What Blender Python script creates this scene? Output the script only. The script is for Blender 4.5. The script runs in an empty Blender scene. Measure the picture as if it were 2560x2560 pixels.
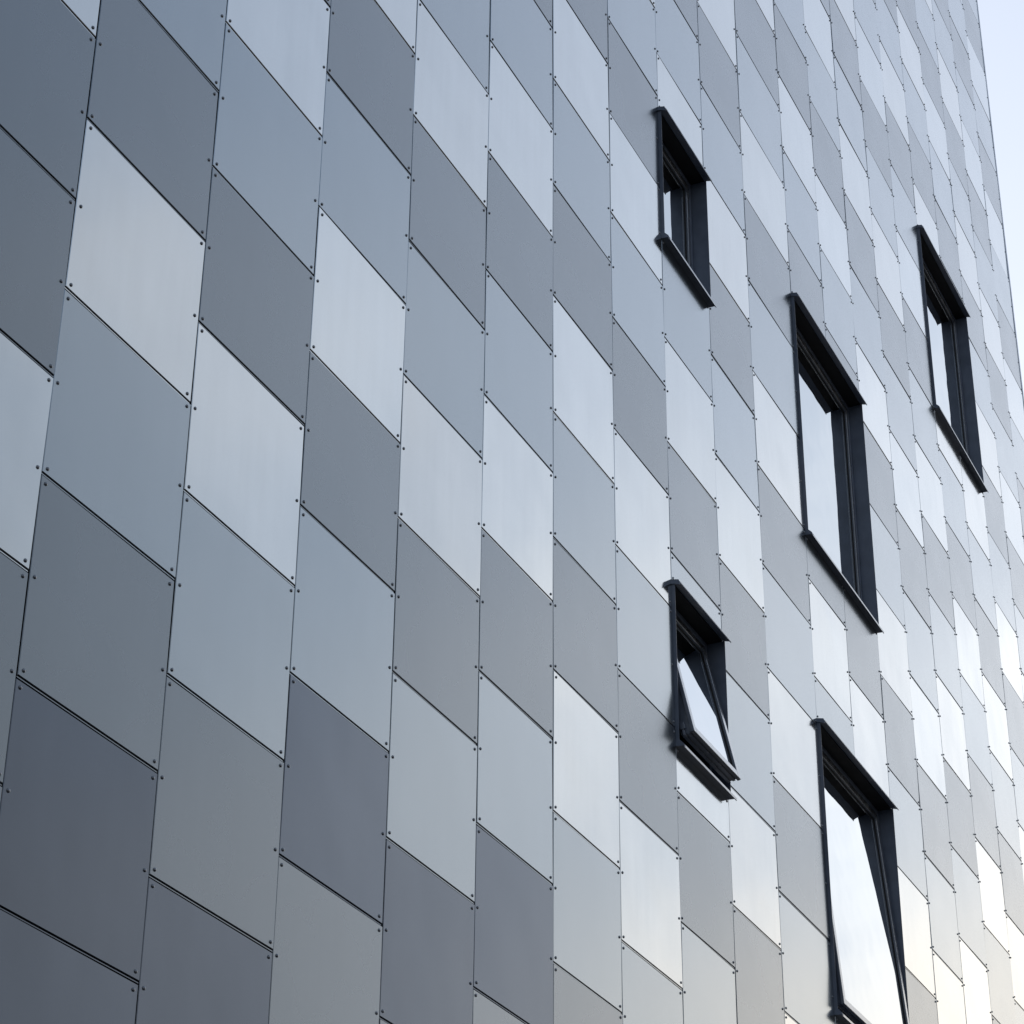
import bpy, bmesh, math, random
from mathutils import Vector, Matrix, noise

random.seed(7)
SC = bpy.context.scene
COL = SC.collection
rad = math.radians

# ------------------------------------------------------------------ camera
# World: X runs along the facade (to the right), Y into the building, Z up.
# The facade face is the plane y = 0.  One cladding column is SU wide and the
# joints of neighbouring columns are staggered by one half row (HV).
SU, HV = 0.85, 0.45200728512852023 * 0.85
CAM_U, CAM_V, CAM_W = -6.57147893, 6.6474824, -5.18532762
GROUND_TO_EYE = 1.6
Z0 = GROUND_TO_EYE + CAM_V * SU                  # height of row line v = 0


def zv(v):
    return Z0 - v * HV


cam_data = bpy.data.cameras.new('camera')
cam_data.sensor_fit = 'HORIZONTAL'
cam_data.sensor_width = 36.0
cam_data.lens = 83.31785
cam_data.clip_start = 0.05
cam_data.clip_end = 6000
cam = bpy.data.objects.new('camera', cam_data)
COL.objects.link(cam)
RIGHT = Vector((0.42266322, -0.90624611, 0.00859017))
DOWN = Vector((0.45399089, 0.2035139, -0.8674528))
FWD = Vector((0.78437751, 0.37054025, 0.49744532))
m = Matrix.Identity(4)
for i in range(3):
    m[i][0], m[i][1], m[i][2] = RIGHT[i], -DOWN[i], -FWD[i]
m[0][3], m[1][3], m[2][3] = CAM_U * SU, CAM_W * SU, GROUND_TO_EYE
cam.matrix_world = m
SC.camera = cam

# ------------------------------------------------------------- sky and sun
SUN_EL = rad(24.0)
SUN_AZ = rad(38.0)          # measured from +Y (into the building) towards +X
sun_dir = Vector((math.sin(SUN_AZ) * math.cos(SUN_EL),
                  math.cos(SUN_AZ) * math.cos(SUN_EL), math.sin(SUN_EL)))
world = bpy.data.worlds.new('World')
SC.world = world
world.use_nodes = True
wt = world.node_tree
for n in list(wt.nodes):
    wt.nodes.remove(n)


def N(tree, kind, **kw):
    n = tree.nodes.new(kind)
    for k, v in kw.items():
        setattr(n, k, v)
    return n


def M(tree, op, a, b=None, clamp=False):
    n = tree.nodes.new('ShaderNodeMath')
    n.operation = op
    n.use_clamp = clamp
    for i, x in enumerate((a, b)):
        if x is None:
            continue
        if isinstance(x, (int, float)):
            n.inputs[i].default_value = x
        else:
            tree.links.new(x, n.inputs[i])
    return n.outputs[0]


def MR(tree, x, a, b, c, d, smooth=True):
    n = tree.nodes.new('ShaderNodeMapRange')
    n.interpolation_type = 'SMOOTHSTEP' if smooth else 'LINEAR'
    tree.links.new(x, n.inputs[0])
    for i, v in enumerate((a, b, c, d)):
        n.inputs[i + 1].default_value = v
    return n.outputs[0]


sky = N(wt, 'ShaderNodeTexSky', sky_type='NISHITA', sun_disc=False)
sky.sun_elevation = SUN_EL
sky.sun_rotation = SUN_AZ
sky.altitude = 50
sky.air_density = 1.0
sky.dust_density = 1.3
sky.ozone_density = 0.5
SKY_STRENGTH = 0.10
CLOUD, VEIL = 5.1, 4.1
tc = N(wt, 'ShaderNodeTexCoord')
sep = N(wt, 'ShaderNodeSeparateXYZ')
wt.links.new(tc.outputs['Generated'], sep.inputs[0])
zz = M(wt, 'MAXIMUM', sep.outputs[2], 0.0)
den = M(wt, 'ADD', zz, 0.16)
comb = N(wt, 'ShaderNodeCombineXYZ')
wt.links.new(M(wt, 'DIVIDE', sep.outputs[0], den), comb.inputs[0])
wt.links.new(M(wt, 'DIVIDE', sep.outputs[1], den), comb.inputs[1])
comb.inputs[2].default_value = 17.9
cn = N(wt, 'ShaderNodeTexNoise')
wt.links.new(comb.outputs[0], cn.inputs['Vector'])
cn.inputs['Scale'].default_value = 1.5
cn.inputs['Detail'].default_value = 7
cn.inputs['Roughness'].default_value = 0.55
# thin high veil over the whole sky, brighter towards the sun
dotn = N(wt, 'ShaderNodeVectorMath', operation='DOT_PRODUCT')
wt.links.new(tc.outputs['Generated'], dotn.inputs[0])
dotn.inputs[1].default_value = sun_dir
glow = MR(wt, dotn.outputs['Value'], 0.05, 0.57, 0.31, 1.30, smooth=False)
veilc = N(wt, 'ShaderNodeVectorMath', operation='SCALE')
vtint = N(wt, 'ShaderNodeMix', data_type='RGBA')
wt.links.new(MR(wt, dotn.outputs['Value'], -0.1, 0.65, 0.0, 1.0), vtint.inputs[0])
vtint.inputs[6].default_value = (0.88 * VEIL, 0.99 * VEIL, 1.09 * VEIL, 1)
vtint.inputs[7].default_value = (0.95 * VEIL, 0.985 * VEIL, 1.05 * VEIL, 1)
wt.links.new(vtint.outputs[2], veilc.inputs[0])
wt.links.new(glow, veilc.inputs['Scale'])
veil = N(wt, 'ShaderNodeMix', data_type='RGBA')
wt.links.new(MR(wt, zz, 0.30, 0.80, 0.84, 0.42), veil.inputs[0])
wt.links.new(sky.outputs[0], veil.inputs[6])
wt.links.new(veilc.outputs[0], veil.inputs[7])
# clouds, more of them towards the horizon, all the way round
low = M(wt, 'ADD', MR(wt, zz, 0.24, 0.80, 0.21, 0.0), MR(wt, zz, 0.27, 0.42, 0.13, 0.0))
mask = MR(wt, M(wt, 'ADD', M(wt, 'ADD', cn.outputs['Fac'], low), MR(wt, zz, 0.6, 0.85, 0.0, -0.10)), 0.54, 0.76, 0.0, 1.0)
warm = N(wt, 'ShaderNodeMix', data_type='RGBA')
away = MR(wt, dotn.outputs['Value'], 0.28, 0.44, 1.0, 0.0)
wt.links.new(M(wt, 'MAXIMUM', MR(wt, zz, 0.29, 0.41, 0.0, 1.0), away), warm.inputs[0])
warm.inputs[6].default_value = (1.15 * CLOUD, 1.06 * CLOUD, 0.93 * CLOUD, 1)
warm.inputs[7].default_value = (0.97 * CLOUD, 0.99 * CLOUD, 1.02 * CLOUD, 1)
warmg = N(wt, 'ShaderNodeVectorMath', operation='SCALE')
wt.links.new(warm.outputs[2], warmg.inputs[0])
wt.links.new(glow, warmg.inputs['Scale'])
mixs = N(wt, 'ShaderNodeMix', data_type='RGBA')
wt.links.new(M(wt, 'MULTIPLY', mask, 0.85), mixs.inputs[0])
wt.links.new(veil.outputs[2], mixs.inputs[6])
wt.links.new(warmg.outputs[0], mixs.inputs[7])
bg = N(wt, 'ShaderNodeBackground')
bg.inputs[1].default_value = SKY_STRENGTH
wt.links.new(mixs.outputs[2], bg.inputs[0])
wo = N(wt, 'ShaderNodeOutputWorld')
wt.links.new(bg.outputs[0], wo.inputs[0])

sun_data = bpy.data.lights.new('sun', 'SUN')
sun_data.energy = 2.5
sun_data.angle = rad(0.5)
sun_data.color = (1.0, 0.93, 0.84)
sun = bpy.data.objects.new('sun', sun_data)
sun.rotation_euler = sun_dir.to_track_quat('Z', 'Y').to_euler()
sun.location = (0, 0, 60)
COL.objects.link(sun)

SC.view_settings.view_transform = 'Standard'
SC.view_settings.look = 'None'
SC.view_settings.exposure = 1.07
SC.view_settings.gamma = 1.0
SC.view_settings.use_curve_mapping = False
SC.cycles.max_bounces = 10
SC.cycles.glossy_bounces = 6


# --------------------------------------------------------------- materials
def new_mat(name):
    mt = bpy.data.materials.new(name)
    mt.use_nodes = True
    t = mt.node_tree
    return mt, t, t.nodes['Principled BSDF']


def panel_material(name, color, rough, wave, coat):
    """Coated aluminium sheet: tone set by the material, small tone changes
    per sheet from the object colour, faint oil-canning and dust."""
    mt, t, b = new_mat(name)
    b.inputs['Metallic'].default_value = 1.0
    b.inputs['Coat Weight'].default_value = coat
    b.inputs['Coat Roughness'].default_value = rough * 0.65
    b.inputs['Coat IOR'].default_value = 2.15
    tcn = N(t, 'ShaderNodeTexCoord')
    info = N(t, 'ShaderNodeObjectInfo')
    off = N(t, 'ShaderNodeVectorMath', operation='SCALE')
    cmb = N(t, 'ShaderNodeCombineXYZ')
    t.links.new(info.outputs['Random'], cmb.inputs[0])
    t.links.new(M(t, 'MULTIPLY', info.outputs['Random'], 3.7), cmb.inputs[2])
    t.links.new(cmb.outputs[0], off.inputs[0])
    off.inputs['Scale'].default_value = 40.0
    add = N(t, 'ShaderNodeVectorMath', operation='ADD')
    t.links.new(tcn.outputs['Object'], add.inputs[0])
    t.links.new(off.outputs[0], add.inputs[1])
    # dust specks and vertical rain streaks
    stretch = N(t, 'ShaderNodeMapping')
    stretch.inputs['Scale'].default_value = (9.0, 1.0, 0.7)
    t.links.new(add.outputs[0], stretch.inputs['Vector'])
    streak = N(t, 'ShaderNodeTexNoise')
    streak.inputs['Scale'].default_value = 1.6
    streak.inputs['Detail'].default_value = 3
    t.links.new(stretch.outputs[0], streak.inputs['Vector'])
    grime = N(t, 'ShaderNodeTexNoise')
    grime.inputs['Scale'].default_value = 2.2
    grime.inputs['Detail'].default_value = 5
    t.links.new(add.outputs[0], grime.inputs['Vector'])
    speck = N(t, 'ShaderNodeTexNoise')
    speck.inputs['Scale'].default_value = 34.0
    speck.inputs['Detail'].default_value = 1
    t.links.new(add.outputs[0], speck.inputs['Vector'])
    sp = MR(t, speck.outputs['Fac'], 0.83, 0.86, 1.0, 0.55)
    k = M(t, 'MULTIPLY', MR(t, streak.outputs['Fac'], 0.3, 0.7, 0.99, 1.01),
          MR(t, grime.outputs['Fac'], 0.3, 0.7, 0.97, 1.02))
    k = M(t, 'MULTIPLY', k, sp)
    cm = N(t, 'ShaderNodeVectorMath', operation='MULTIPLY')
    cm.inputs[0].default_value = color
    t.links.new(info.outputs['Color'], cm.inputs[1])
    cs = N(t, 'ShaderNodeVectorMath', operation='SCALE')
    t.links.new(cm.outputs[0], cs.inputs[0])
    t.links.new(k, cs.inputs['Scale'])
    t.links.new(cs.outputs[0], b.inputs['Base Color'])
    r = M(t, 'ADD', MR(t, grime.outputs['Fac'], 0.3, 0.7, -0.02, 0.03), rough)
    t.links.new(r, b.inputs['Roughness'])
    # sheet waviness
    wv = N(t, 'ShaderNodeTexNoise')
    wv.inputs['Scale'].default_value = 1.5
    wv.inputs['Detail'].default_value = 1.5
    t.links.new(add.outputs[0], wv.inputs['Vector'])
    bp = N(t, 'ShaderNodeBump')
    bp.inputs['Strength'].default_value = wave
    bp.inputs['Distance'].default_value = 0.02
    t.links.new(wv.outputs['Fac'], bp.inputs['Height'])
    t.links.new(bp.outputs[0], b.inputs['Normal'])
    return mt


P_MAT = {
    'L': panel_material('silver_panel', (0.80, 0.815, 0.815), 0.12, 0.28, 0.1),
    'B': panel_material('pale_blue_grey_panel', (0.335, 0.39, 0.435), 0.22, 0.2, 1.0),
    'D': panel_material('mid_grey_panel', (0.132, 0.168, 0.202), 0.27, 0.2, 1.0),
    'K': panel_material('dark_reflection_panel', (0.125, 0.150, 0.192), 0.20, 0.3, 0.3),  # lower-left sheets: a dark reflection painted in as base colour
}


def paint(name, color, rough, coat=0.0, metal=0.0, grain=0.0):
    mt, t, b = new_mat(name)
    b.inputs['Base Color'].default_value = (*color, 1)
    b.inputs['Roughness'].default_value = rough
    b.inputs['Metallic'].default_value = metal
    b.inputs['Coat Weight'].default_value = coat
    b.inputs['Coat Roughness'].default_value = 0.12
    tcn = N(t, 'ShaderNodeTexCoord')
    nz = N(t, 'ShaderNodeTexNoise')
    nz.inputs['Scale'].default_value = 6.0
    nz.inputs['Detail'].default_value = 6
    t.links.new(tcn.outputs['Object'], nz.inputs['Vector'])
    hs = N(t, 'ShaderNodeHueSaturation')
    hs.inputs['Color'].default_value = (*color, 1)
    t.links.new(MR(t, nz.outputs['Fac'], 0.3, 0.7, 1 - 0.12 - grain, 1 + 0.12 + grain), hs.inputs['Value'])
    t.links.new(hs.outputs[0], b.inputs['Base Color'])
    t.links.new(MR(t, nz.outputs['Fac'], 0.3, 0.7, rough - 0.04, rough + 0.06), b.inputs['Roughness'])
    return mt


ANTHRACITE = paint('anthracite_paint', (0.165, 0.20, 0.27), 0.36, 0.25)
SASH_PAINT = paint('grey_sash_paint', (0.16, 0.185, 0.235), 0.24, 0.5)
RIM = paint('satin_glazing_rim', (0.50, 0.51, 0.53), 0.24, 0.0, 0.9)
GASKET_SHADE = paint('black_gasket_and_shade', (0.010, 0.010, 0.011), 0.6)
ROOM = paint('dark_room', (0.035, 0.035, 0.037), 0.9)
BACKING = paint('black_membrane', (0.045, 0.045, 0.042), 0.8)
RIVET_M = paint('dark_steel_rivet', (0.28, 0.30, 0.33), 0.36, 0.0, 0.85)
TRIM_M = paint('corner_trim_metal', (0.62, 0.65, 0.70), 0.3, 0.0, 0.9)
SIDE_M = paint('side_wall_render', (0.30, 0.31, 0.32), 0.8)
GROUND_M = paint('asphalt', (0.036, 0.036, 0.037), 0.9, 0, 0, 0.2)

gm, gt, gb = new_mat('solar_control_glass')
gb.inputs['Metallic'].default_value = 1.0
gb.inputs['Base Color'].default_value = (0.71, 0.745, 0.77, 1)
gb.inputs['Roughness'].default_value = 0.015
_tc = N(gt, 'ShaderNodeTexCoord')
_n = N(gt, 'ShaderNodeTexNoise')
_n.inputs['Scale'].default_value = 2.0
gt.links.new(_tc.outputs['Object'], _n.inputs['Vector'])
_b = N(gt, 'ShaderNodeBump')
_b.inputs['Strength'].default_value = 0.14
_b.inputs['Distance'].default_value = 0.01
gt.links.new(_n.outputs['Fac'], _b.inputs['Height'])
gt.links.new(_b.outputs[0], gb.inputs['Normal'])
GLASS = gm


# ----------------------------------------------------------------- helpers
def link_mesh(name, me, mat=None, parent=None, loc=(0, 0, 0)):
    o = bpy.data.objects.new(name, me)
    COL.objects.link(o)
    if mat is not None and not me.materials:
        me.materials.append(mat)
    if parent is not None:
        o.parent = parent
    o.location = loc
    return o


def bm_obj(name, bm, mat, parent=None, loc=(0, 0, 0)):
    bmesh.ops.recalc_face_normals(bm, faces=bm.faces)
    me = bpy.data.meshes.new(name)
    bm.to_mesh(me)
    bm.free()
    return link_mesh(name, me, mat, parent, loc)


def box(bm, x0, x1, y0, y1, z0, z1, bev=0.0):
    vs = [bm.verts.new((x, y, z)) for x in (x0, x1) for y in (y0, y1) for z in (z0, z1)]
    f = [(0, 1, 3, 2), (4, 6, 7, 5), (0, 4, 5, 1), (2, 3, 7, 6), (0, 2, 6, 4), (1, 5, 7, 3)]
    fs = [bm.faces.new([vs[i] for i in q]) for q in f]
    if bev:
        es = list({e for q in fs for e in q.edges})
        bmesh.ops.bevel(bm, geom=es, offset=bev, segments=1, affect='EDGES')


def prism(bm, prof, x0, x1):
    """extrude a closed (y, z) profile along x"""
    a = [bm.verts.new((x0, y, z)) for y, z in prof]
    b = [bm.verts.new((x1, y, z)) for y, z in prof]
    n = len(prof)
    for i in range(n):
        j = (i + 1) % n
        bm.faces.new((a[i], a[j], b[j], b[i]))
    bm.faces.new(a[::-1])
    bm.faces.new(b)


def ring(bm, x0, x1, z0, z1, w, y0, y1):
    """rectangular frame of face width w between y0 (front) and y1"""
    box(bm, x0, x0 + w, y0, y1, z0, z1, 0.002)
    box(bm, x1 - w, x1, y0, y1, z0, z1, 0.002)
    box(bm, x0 + w, x1 - w, y0, y1, z1 - w, z1, 0.002)
    box(bm, x0 + w, x1 - w, y0, y1, z0, z0 + w, 0.002)


def top(o, label, cat, kind=None):
    if kind:
        o['kind'] = kind
    else:
        o['label'] = label
        o['category'] = cat


# ------------------------------------------------------------------ ground
bm = bmesh.new()
S = 1500
vs = [bm.verts.new(p) for p in ((-S, -S, 0), (S, -S, 0), (S, S, 0), (-S, S, 0))]
bm.faces.new(vs)
g = bm_obj('ground', bm, GROUND_M)
g['kind'] = 'structure'

# --------------------------------------------------------- office building
building = bpy.data.objects.new('office_building', None)
COL.objects.link(building)
top(building, 'tall building clad in staggered silver and grey metal panels with dark framed windows', 'building')


def seam(k):                              # u position of vertical seam k
    return k + (0.19 if k >= 10 else 0.0)


U_L, U_R = -26, 20                         # first / last seam that is built
V_T, V_B = -58, 19
WIN = [  # u left, u right, head v, sill v, sash opening angle, label
    (7.0, 8.0, -11.757, -9.05, 0.0, 'small closed window with dark hood and sill, one panel wide, upper left of the five'),
    (seam(10), seam(12), -12.369, -6.99, 0.0, 'tall closed window two panels wide in the middle of the facade'),
    (7.0, 8.0, -2.498, 0.20, 12.2, 'small window one panel wide with its sash tilted far out at the bottom'),
    (seam(15), seam(17), -21.549, -16.16, 0.0, 'tall closed window nearest the far corner of the building'),
    (seam(10), seam(12), -3.15, 2.19, 4.5, 'tall window at the bottom with its sash pushed slightly open'),
]
X_L, X_R = U_L * SU, seam(U_R) * SU
Z_B, Z_T = 0.0, zv(V_T)

# wall behind the cladding: strips round the window openings, then the block
bm = bmesh.new()
WY0, WY1 = 0.032, 0.30
xs = sorted({X_L, X_R} | {u * SU for w in WIN for u in w[:2]})
for a, b in zip(xs[:-1], xs[1:]):
    mid = (a + b) / 2
    holes = sorted((zv(w[3]), zv(w[2])) for w in WIN if w[0] * SU < mid < w[1] * SU)
    z = Z_B
    for h0, h1 in holes:
        box(bm, a, b, WY0, WY1, z, h0)
        z = h1
    box(bm, a, b, WY0, WY1, z, Z_T)
bm_obj('wall', bm, BACKING, building)
bm = bmesh.new()
box(bm, X_L, X_R - 0.002, 0.95, 14.0, Z_B, Z_T)
bm_obj('core', bm, ROOM, building)
bm = bmesh.new()
box(bm, X_R - 0.0, X_R + 0.035, 0.03, 14.0, Z_B, Z_T)
bm_obj('side_wall', bm, SIDE_M, building)
bm = bmesh.new()
box(bm, X_L - 0.03, X_L, 0.03, 14.0, Z_B, Z_T)
bm_obj('side_wall', bm, SIDE_M, building)
bm = bmesh.new()
box(bm, X_L - 0.05, X_R + 0.05, -0.02, 14.05, Z_T, Z_T + 0.12)
bm_obj('roof', bm, SIDE_M, building)
bm = bmesh.new()
box(bm, X_R - 0.001, X_R + 0.040, -0.006, 0.029, Z_B, Z_T, 0.004)
bm_obj('corner_trim', bm, TRIM_M, building)

# ---------------------------------------------------------------- cladding
# tone of every sheet, column by column, from its upper joint v downwards
TONE = {  # K marks sheets whose dark reflection is put into the colour
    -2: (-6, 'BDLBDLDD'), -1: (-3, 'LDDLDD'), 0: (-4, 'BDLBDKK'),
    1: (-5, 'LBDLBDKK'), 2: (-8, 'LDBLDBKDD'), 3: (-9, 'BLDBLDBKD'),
    4: (-12, 'DBLDBLDBKD'), 5: (-13, 'DLBDLBDLBDL'), 6: (-16, 'LBDLBDLBDLBD'),
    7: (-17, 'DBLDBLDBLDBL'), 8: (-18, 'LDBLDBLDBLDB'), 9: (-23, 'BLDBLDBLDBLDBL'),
    10: (-24, 'LBDLBDLBDLBDLB'), 11: (-25, 'DLBDLBDLBDLBDL'),
    12: (-28, 'BLDBLDBLDBLDBLD'), 13: (-27, 'BLDBLDBLDBLDBL'),
    14: (-30, 'DBLDBLDBLDBLDBLD'), 15: (-31, 'DLBDLBDLBDLBDLB'),
    16: (-34, 'LBDLBDLBDLBDLBDL'), 17: (-35, 'DBLDBLDBLDBLDBL'),
    18: (-36, 'BDBLDBLDBLDBLDB'), 19: (-37, 'DLBDLBDLBDLBDLB'),
}


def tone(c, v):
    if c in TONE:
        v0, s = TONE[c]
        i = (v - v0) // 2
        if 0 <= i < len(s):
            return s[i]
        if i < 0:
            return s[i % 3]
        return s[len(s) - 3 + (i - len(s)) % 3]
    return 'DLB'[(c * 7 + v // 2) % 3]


GAPX, GAPZ, THK, CH = 0.0026, 0.0060, 0.024, 0.0023


def panel_bm(bm, w, h, lip, M4=None):
    """folded sheet, origin at the centre of its front face, with a small
    flange below it that shows as the thin bar inside the joint"""
    def add(pts):
        return [bm.verts.new(M4 @ Vector(p) if M4 else p) for p in pts]
    a, b = w / 2 - CH, h / 2 - CH
    A, B = w / 2, h / 2
    f = add([(-a, 0, -b), (a, 0, -b), (a, 0, b), (-a, 0, b)])
    e = add([(-A, CH, -B), (A, CH, -B), (A, CH, B), (-A, CH, B)])
    k = add([(-A, THK, -B), (A, THK, -B), (A, THK, B), (-A, THK, B)])
    bm.faces.new(f)
    for i in range(4):
        j = (i + 1) % 4
        bm.faces.new((f[j], f[i], e[i], e[j]))
        bm.faces.new((e[j], e[i], k[i], k[j]))
    if lip:
        z1, z0 = -B - 0.0036, -B - 0.0072
        q = add([(-A, 0.0045, z0), (A, 0.0045, z0), (A, 0.0045, z1), (-A, 0.0045, z1),
                 (-A, 0.022, z0), (A, 0.022, z0), (A, 0.022, z1), (-A, 0.022, z1)])
        for r in ((0, 1, 2, 3), (0, 4, 5, 1), (3, 2, 6, 7)):
            bm.faces.new([q[i] for i in r])


mesh_cache = {}


def panel_mesh(w, h, lip, key):
    k = (round(w, 4), round(h, 4), lip, key)
    if k not in mesh_cache:
        bm = bmesh.new()
        panel_bm(bm, w, h, lip)
        me = bpy.data.meshes.new('panel')
        bm.to_mesh(me)
        bm.free()
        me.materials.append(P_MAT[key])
        mesh_cache[k] = me
    return mesh_cache[k]


def rivet_bm(bm, M4=None):
    rings = [(0.0, -0.0058), (0.0045, -0.0051), (0.0070, -0.0028), (0.0078, 0.0)]
    n = 10
    prev = None
    apex = bm.verts.new(M4 @ Vector((0, rings[0][1], 0)) if M4 else (0, rings[0][1], 0))
    for r, y in rings[1:]:
        cur = []
        for i in range(n):
            t = 2 * math.pi * i / n
            p = Vector((r * math.cos(t), y, r * math.sin(t)))
            cur.append(bm.verts.new(M4 @ p if M4 else p))
        for i in range(n):
            j = (i + 1) % n
            fc = bm.faces.new((apex, cur[i], cur[j]) if prev is None else (prev[i], cur[i], cur[j], prev[j]))
            fc.smooth = True
        prev = cur
    return bm


rb = bmesh.new()
rivet_bm(rb)
RIVET_ME = bpy.data.meshes.new('rivet')
bmesh.ops.recalc_face_normals(rb, faces=rb.faces)
rb.to_mesh(RIVET_ME)
rb.free()
RIVET_ME.materials.append(RIVET_M)


def project(p):
    d = Vector(p) - Vector((m[0][3], m[1][3], m[2][3]))
    z = d.dot(FWD)
    if z < 0.2:
        return None
    f = 83.31785 / 36.0
    return 0.5 + f * d.dot(RIGHT) / z, 0.5 + f * d.dot(DOWN) / z, z


pieces = []
for c in range(U_L, U_R):
    for v in range(V_T, V_B):
        if (v - c) % 2:
            continue
        spans = [(v, v + 2, True)]
        for (ul, ur, vh, vs_, _, _) in WIN:
            if ul - 0.05 < c + 0.5 < ur and vh < v + 2 and vs_ > v:
                spans = []
                if vh - v > 0.15:
                    spans.append((v, vh - 0.012 + 0.0, False))
                if v + 2 - vs_ > 0.25:
                    spans.append((vs_ + 0.075, v + 2, True))
        for a, b, lip in spans:
            x0, x1 = seam(c) * SU + GAPX, seam(c + 1) * SU - GAPX
            z1 = zv(a) - (GAPZ if a == v else 0.0)
            z0 = zv(b) + (GAPZ if b == v + 2 else 0.0)
            area = 0.0
            corners = [project((x, 0, z)) for x in (x0, x1) for z in (z0, z1)]
            seen = False
            if all(corners):
                px = [q[0] for q in corners]
                py = [q[1] for q in corners]
                seen = max(px) > 0 and min(px) < 1 and max(py) > 0 and min(py) < 1
                near = max(px) > -0.06 and min(px) < 1.06 and max(py) > -0.08 and min(py) < 1.08
                area = 1.0 / sum(q[2] for q in corners)
            else:
                near = False
            pieces.append(dict(c=c, v=v, x0=x0, x1=x1, z0=z0, z1=z1, lip=lip, seen=seen, near=near,
                               area=area, cut=(a != v or b != v + 2), a=a, b=b))
ranked = sorted((p for p in pieces if p['near']), key=lambda p: (not p['seen'], -p['area']))
single = {id(p) for p in ranked[:300]}
rest = {k: bmesh.new() for k in P_MAT}
rivet_spots = []                      # (size in view, parent object or None, matrix)
for p in pieces:
    w, h = p['x1'] - p['x0'], p['z1'] - p['z0']
    cx, cz = (p['x0'] + p['x1']) / 2, (p['z0'] + p['z1']) / 2
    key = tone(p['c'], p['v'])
    R4 = (Matrix.Rotation(rad(random.uniform(-0.26, 0.26)), 4, 'X')
          @ Matrix.Rotation(rad(random.uniform(-0.26, 0.26)), 4, 'Z'))
    M4 = Matrix.Translation((cx, random.uniform(-0.0006, 0.0006), cz)) @ R4
    o = None
    jit = [1 + random.uniform(-0.045, 0.045)] * 3
    tint = random.uniform(-0.012, 0.012)
    if id(p) in single:
        o = link_mesh('panel', panel_mesh(w, h, p['lip'], key), None, building)
        o.matrix_local = M4
        o.color = (jit[0] + tint, jit[1], jit[2] - tint, 1)
    else:
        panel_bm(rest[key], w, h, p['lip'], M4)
    if p['near']:
        e, ez = 0.026, 0.024
        pts = [(-w / 2 + e, -h / 2 + ez), (w / 2 - e, -h / 2 + ez), (-w / 2 + e, h / 2 - ez), (w / 2 - e, h / 2 - ez)]
        zm = zv(p['v'] + 1) - cz
        for sx, dz in ((-1, -0.007), (1, 0.007)):
            if abs(zm) < h / 2 - 0.05:
                pts.append((sx * (w / 2 - e), zm + dz))
        for x, z in pts:
            jx, jz = random.uniform(-0.0025, 0.0025), random.uniform(-0.0025, 0.0025)
            T = Matrix.Translation((x + jx, 0, z + jz))
            q = project(M4 @ T @ Vector((0, 0, 0)))
            vis = q and -0.01 < q[0] < 1.01 and -0.01 < q[1] < 1.01
            rivet_spots.append((q[2] if vis else 1e6 + (q[2] if q else 1e6), o, M4, T))
for k, b_ in rest.items():
    if len(b_.faces):
        me = bpy.data.meshes.new('panel')
        b_.to_mesh(me)
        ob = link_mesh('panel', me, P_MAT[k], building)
        ob['kind'] = 'stuff'
    b_.free()
rivet_spots.sort(key=lambda r: r[0])
rest_bm = bmesh.new()
count = 0
for d, o, M4, T in rivet_spots:
    if o is not None and count < 300:
        r = link_mesh('rivet', RIVET_ME, None, o)
        r.matrix_local = T
        count += 1
    else:
        rivet_bm(rest_bm, M4 @ T)
ro = bm_obj('rivet', rest_bm, RIVET_M, building)
ro['kind'] = 'stuff'


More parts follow.
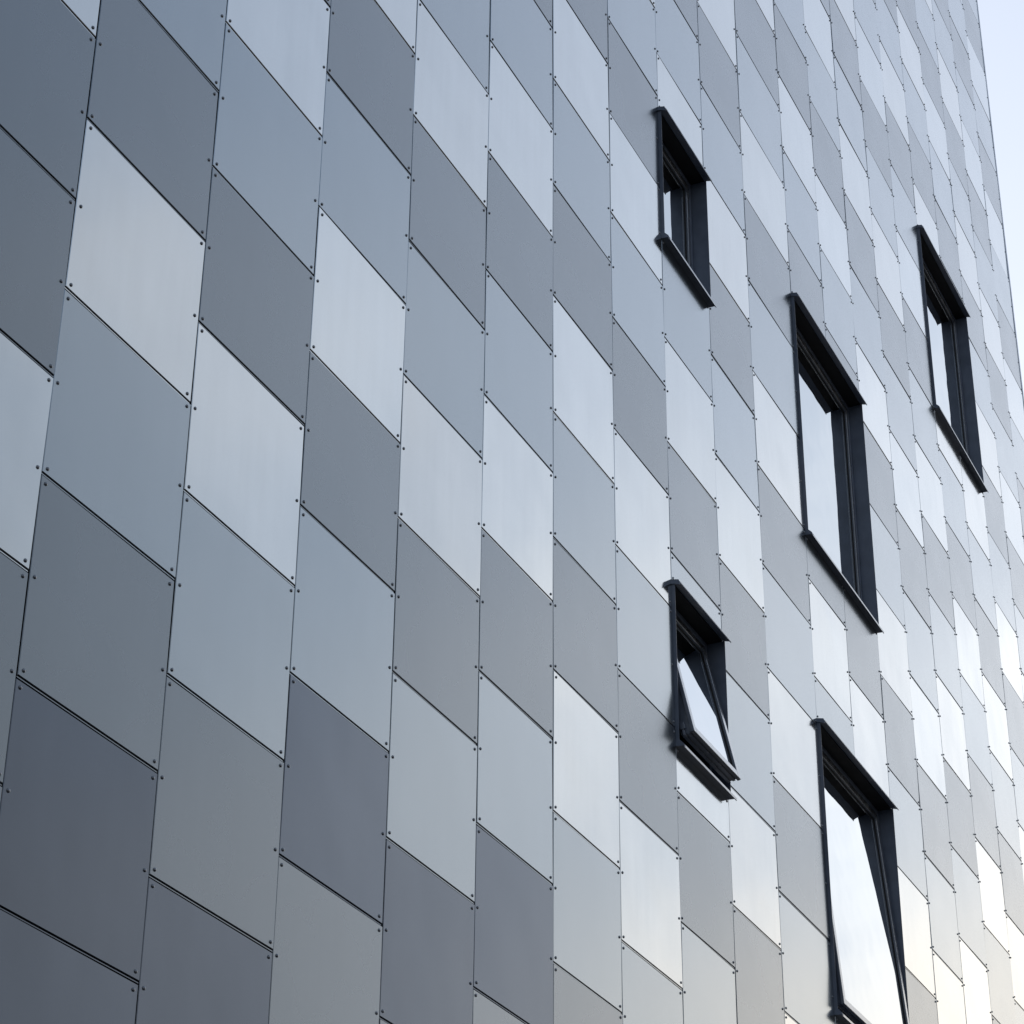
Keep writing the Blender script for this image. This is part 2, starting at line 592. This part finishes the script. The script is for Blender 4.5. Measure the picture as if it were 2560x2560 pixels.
# ----------------------------------------------------------------- windows
def make_window(ul, ur, vh, vs_, ang, label):
    xl, xr, zt, zb = ul * SU, ur * SU, zv(vh), zv(vs_)
    W = xr - xl
    L = (xl, 0.0, zb)                     # local origin: lower left corner of the opening
    H = zt - zb
    # fixed frame ring is the part itself
    bm = bmesh.new()
    ring(bm, 0.004, W - 0.004, 0.004, H - 0.020, 0.034, 0.095, 0.20)
    win = bm_obj('window', bm, ANTHRACITE, building, L)
    win['label'] = label
    # dark room behind
    bm = bmesh.new()
    box(bm, 0.001, W - 0.001, 0.85, 0.90, 0.001, H - 0.001)
    box(bm, -0.05, 0.0, 0.305, 0.90, 0, H)
    box(bm, W, W + 0.05, 0.305, 0.90, 0, H)
    box(bm, 0, W, 0.305, 0.85, -0.05, 0.0)
    box(bm, 0, W, 0.305, 0.85, H, H + 0.05)
    bm_obj('room', bm, ROOM, win)
    # side linings with a proud outer fin
    for x0, x1, proud in ((0.0005, 0.0035, 0.022), (W - 0.0035, W - 0.0005, 0.018)):
        bm = bmesh.new()
        box(bm, x0, x1, -proud, 0.0945, -0.004, H - 0.016)
        bm_obj('jamb', bm, ANTHRACITE, win)
    # hood: folded sheet with a drop lip, soffit behind it
    bm = bmesh.new()
    t = 0.0025
    prof = [(0.030, 0.0), (-0.0555, -0.022), (-0.0575, -0.036),
            (-0.0575 + t, -0.036), (-0.0545 + t, -0.0225 - t), (0.030, -t)]
    prism(bm, prof, -0.004, W + 0.004)
    prism(bm, [(0.0, 0.001), (-0.049, -0.010), (-0.056, -0.030), (-0.058, -0.046), (-0.024, -0.034), (0.0, -0.030)], -0.0075, -0.0042)
    bm_obj('hood', bm, ANTHRACITE, win, (0, 0, H))
    bm = bmesh.new()
    box(bm, 0.004, W - 0.004, -0.002, 0.094, -0.019, -0.012)
    bm_obj('soffit', bm, GASKET_SHADE, win, (0, 0, H))  # shade under the hood painted in: black instead of the frame paint
    # sill: sloping sheet with a front lip and closed upstand at the ends
    bm = bmesh.new()
    prof = [(0.094, 0.010), (0.0, -0.004), (-0.048, -0.024), (-0.050, -0.030), (-0.050, -0.046),
            (-0.0478, -0.046), (-0.046, -0.032), (-0.002, -0.030), (0.028, -0.030), (0.094, -0.004)]
    prism(bm, prof, 0.0005, W + 0.004)
    cap = [(0.0, 0.012), (-0.027, 0.001), (-0.049, -0.023), (-0.052, -0.038), (0.0, -0.034)]
    prism(bm, cap, -0.0035, 0.0)
    prism(bm, [(0.03, 0.018), (-0.024, 0.004), (-0.047, -0.021), (-0.002, -0.0045)], 0.0005, 0.012)
    bm_obj('sill', bm, ANTHRACITE, win)
    bm = bmesh.new()
    box(bm, 0.014, W + 0.003, -0.0525, -0.0503, -0.045, -0.029)
    bm_obj('drip_edge', bm, RIM, win)
    bm = bmesh.new()
    box(bm, 0.004, W + 0.003, -0.0595, -0.0577, -0.031, -0.0245)
    bm_obj('drip_edge', bm, RIM, win, (0, 0, H))
    # sash, hung at its top edge
    g = 0.042
    x0, x1, h = g, W - g, H - 0.020 - g - 0.042
    pivot = Vector((0, 0.098, H - 0.020 - g))
    rot = Matrix.Translation(pivot) @ Matrix.Rotation(rad(-ang), 4, 'X')
    bm = bmesh.new()
    ring(bm, x0, x1, -h, 0.0, 0.046, 0.004, 0.022)
    ring(bm, x0 + 0.010, x1 - 0.010, -h + 0.010, -0.010, 0.060, 0.0225, 0.085)
    if ang:                               # grooves and rails under the open edge
        box(bm, x0 + 0.012, x1 - 0.012, 0.030, 0.048, -h + 0.003, -h + 0.0095)
        box(bm, x0 + 0.016, x1 - 0.016, 0.060, 0.080, -h + 0.0, -h + 0.0095)
    sash = bm_obj('sash', bm, SASH_PAINT, win)
    sash.matrix_local = rot
    bm = bmesh.new()
    ring(bm, x0, x1, -h, 0.0, 0.044, -0.001, 0.0035)
    rim = bm_obj('rim', bm, RIM, win)
    rim.matrix_local = rot
    bm = bmesh.new()
    ring(bm, x0 + 0.0462, x1 - 0.0462, -h + 0.0462, -0.0462, 0.006, 0.012, 0.0215)
    gk = bm_obj('gasket', bm, GASKET_SHADE, win)
    gk.matrix_local = rot
    bm = bmesh.new()
    box(bm, x0 + 0.047, x1 - 0.047, 0.018, 0.0222, -h + 0.047, -0.047)
    pane = bm_obj('pane', bm, GLASS, win)
    pane.matrix_local = rot
    if ang:
        bm = bmesh.new()
        box(bm, x0 - 0.012, x0 - 0.0005, 0.045, 0.075, -h + 0.03, -h + 0.075, 0.002)
        box(bm, x0 - 0.010, x0 + 0.02, 0.055, 0.068, -h - 0.008, -h + 0.03, 0.002)
        lt = bm_obj('latch', bm, SASH_PAINT, win)
        lt.matrix_local = rot
        # scissor stay between the fixed frame and the sash
        for sx in (x0 + 0.014, x1 - 0.026):
            a = rot @ Vector((sx, 0.08, -h * 0.55))
            b = Vector((sx, 0.12, pivot.z - h * 0.25))
            d = b - a
            bm = bmesh.new()
            box(bm, -0.006, 0.006, -0.002, 0.002, 0, d.length)
            st = bm_obj('stay_arm', bm, SASH_PAINT, win)
            st.matrix_local = Matrix.Translation(a) @ d.to_track_quat('Z', 'Y').to_matrix().to_4x4()
    return win


for w in WIN:
    make_window(*w)
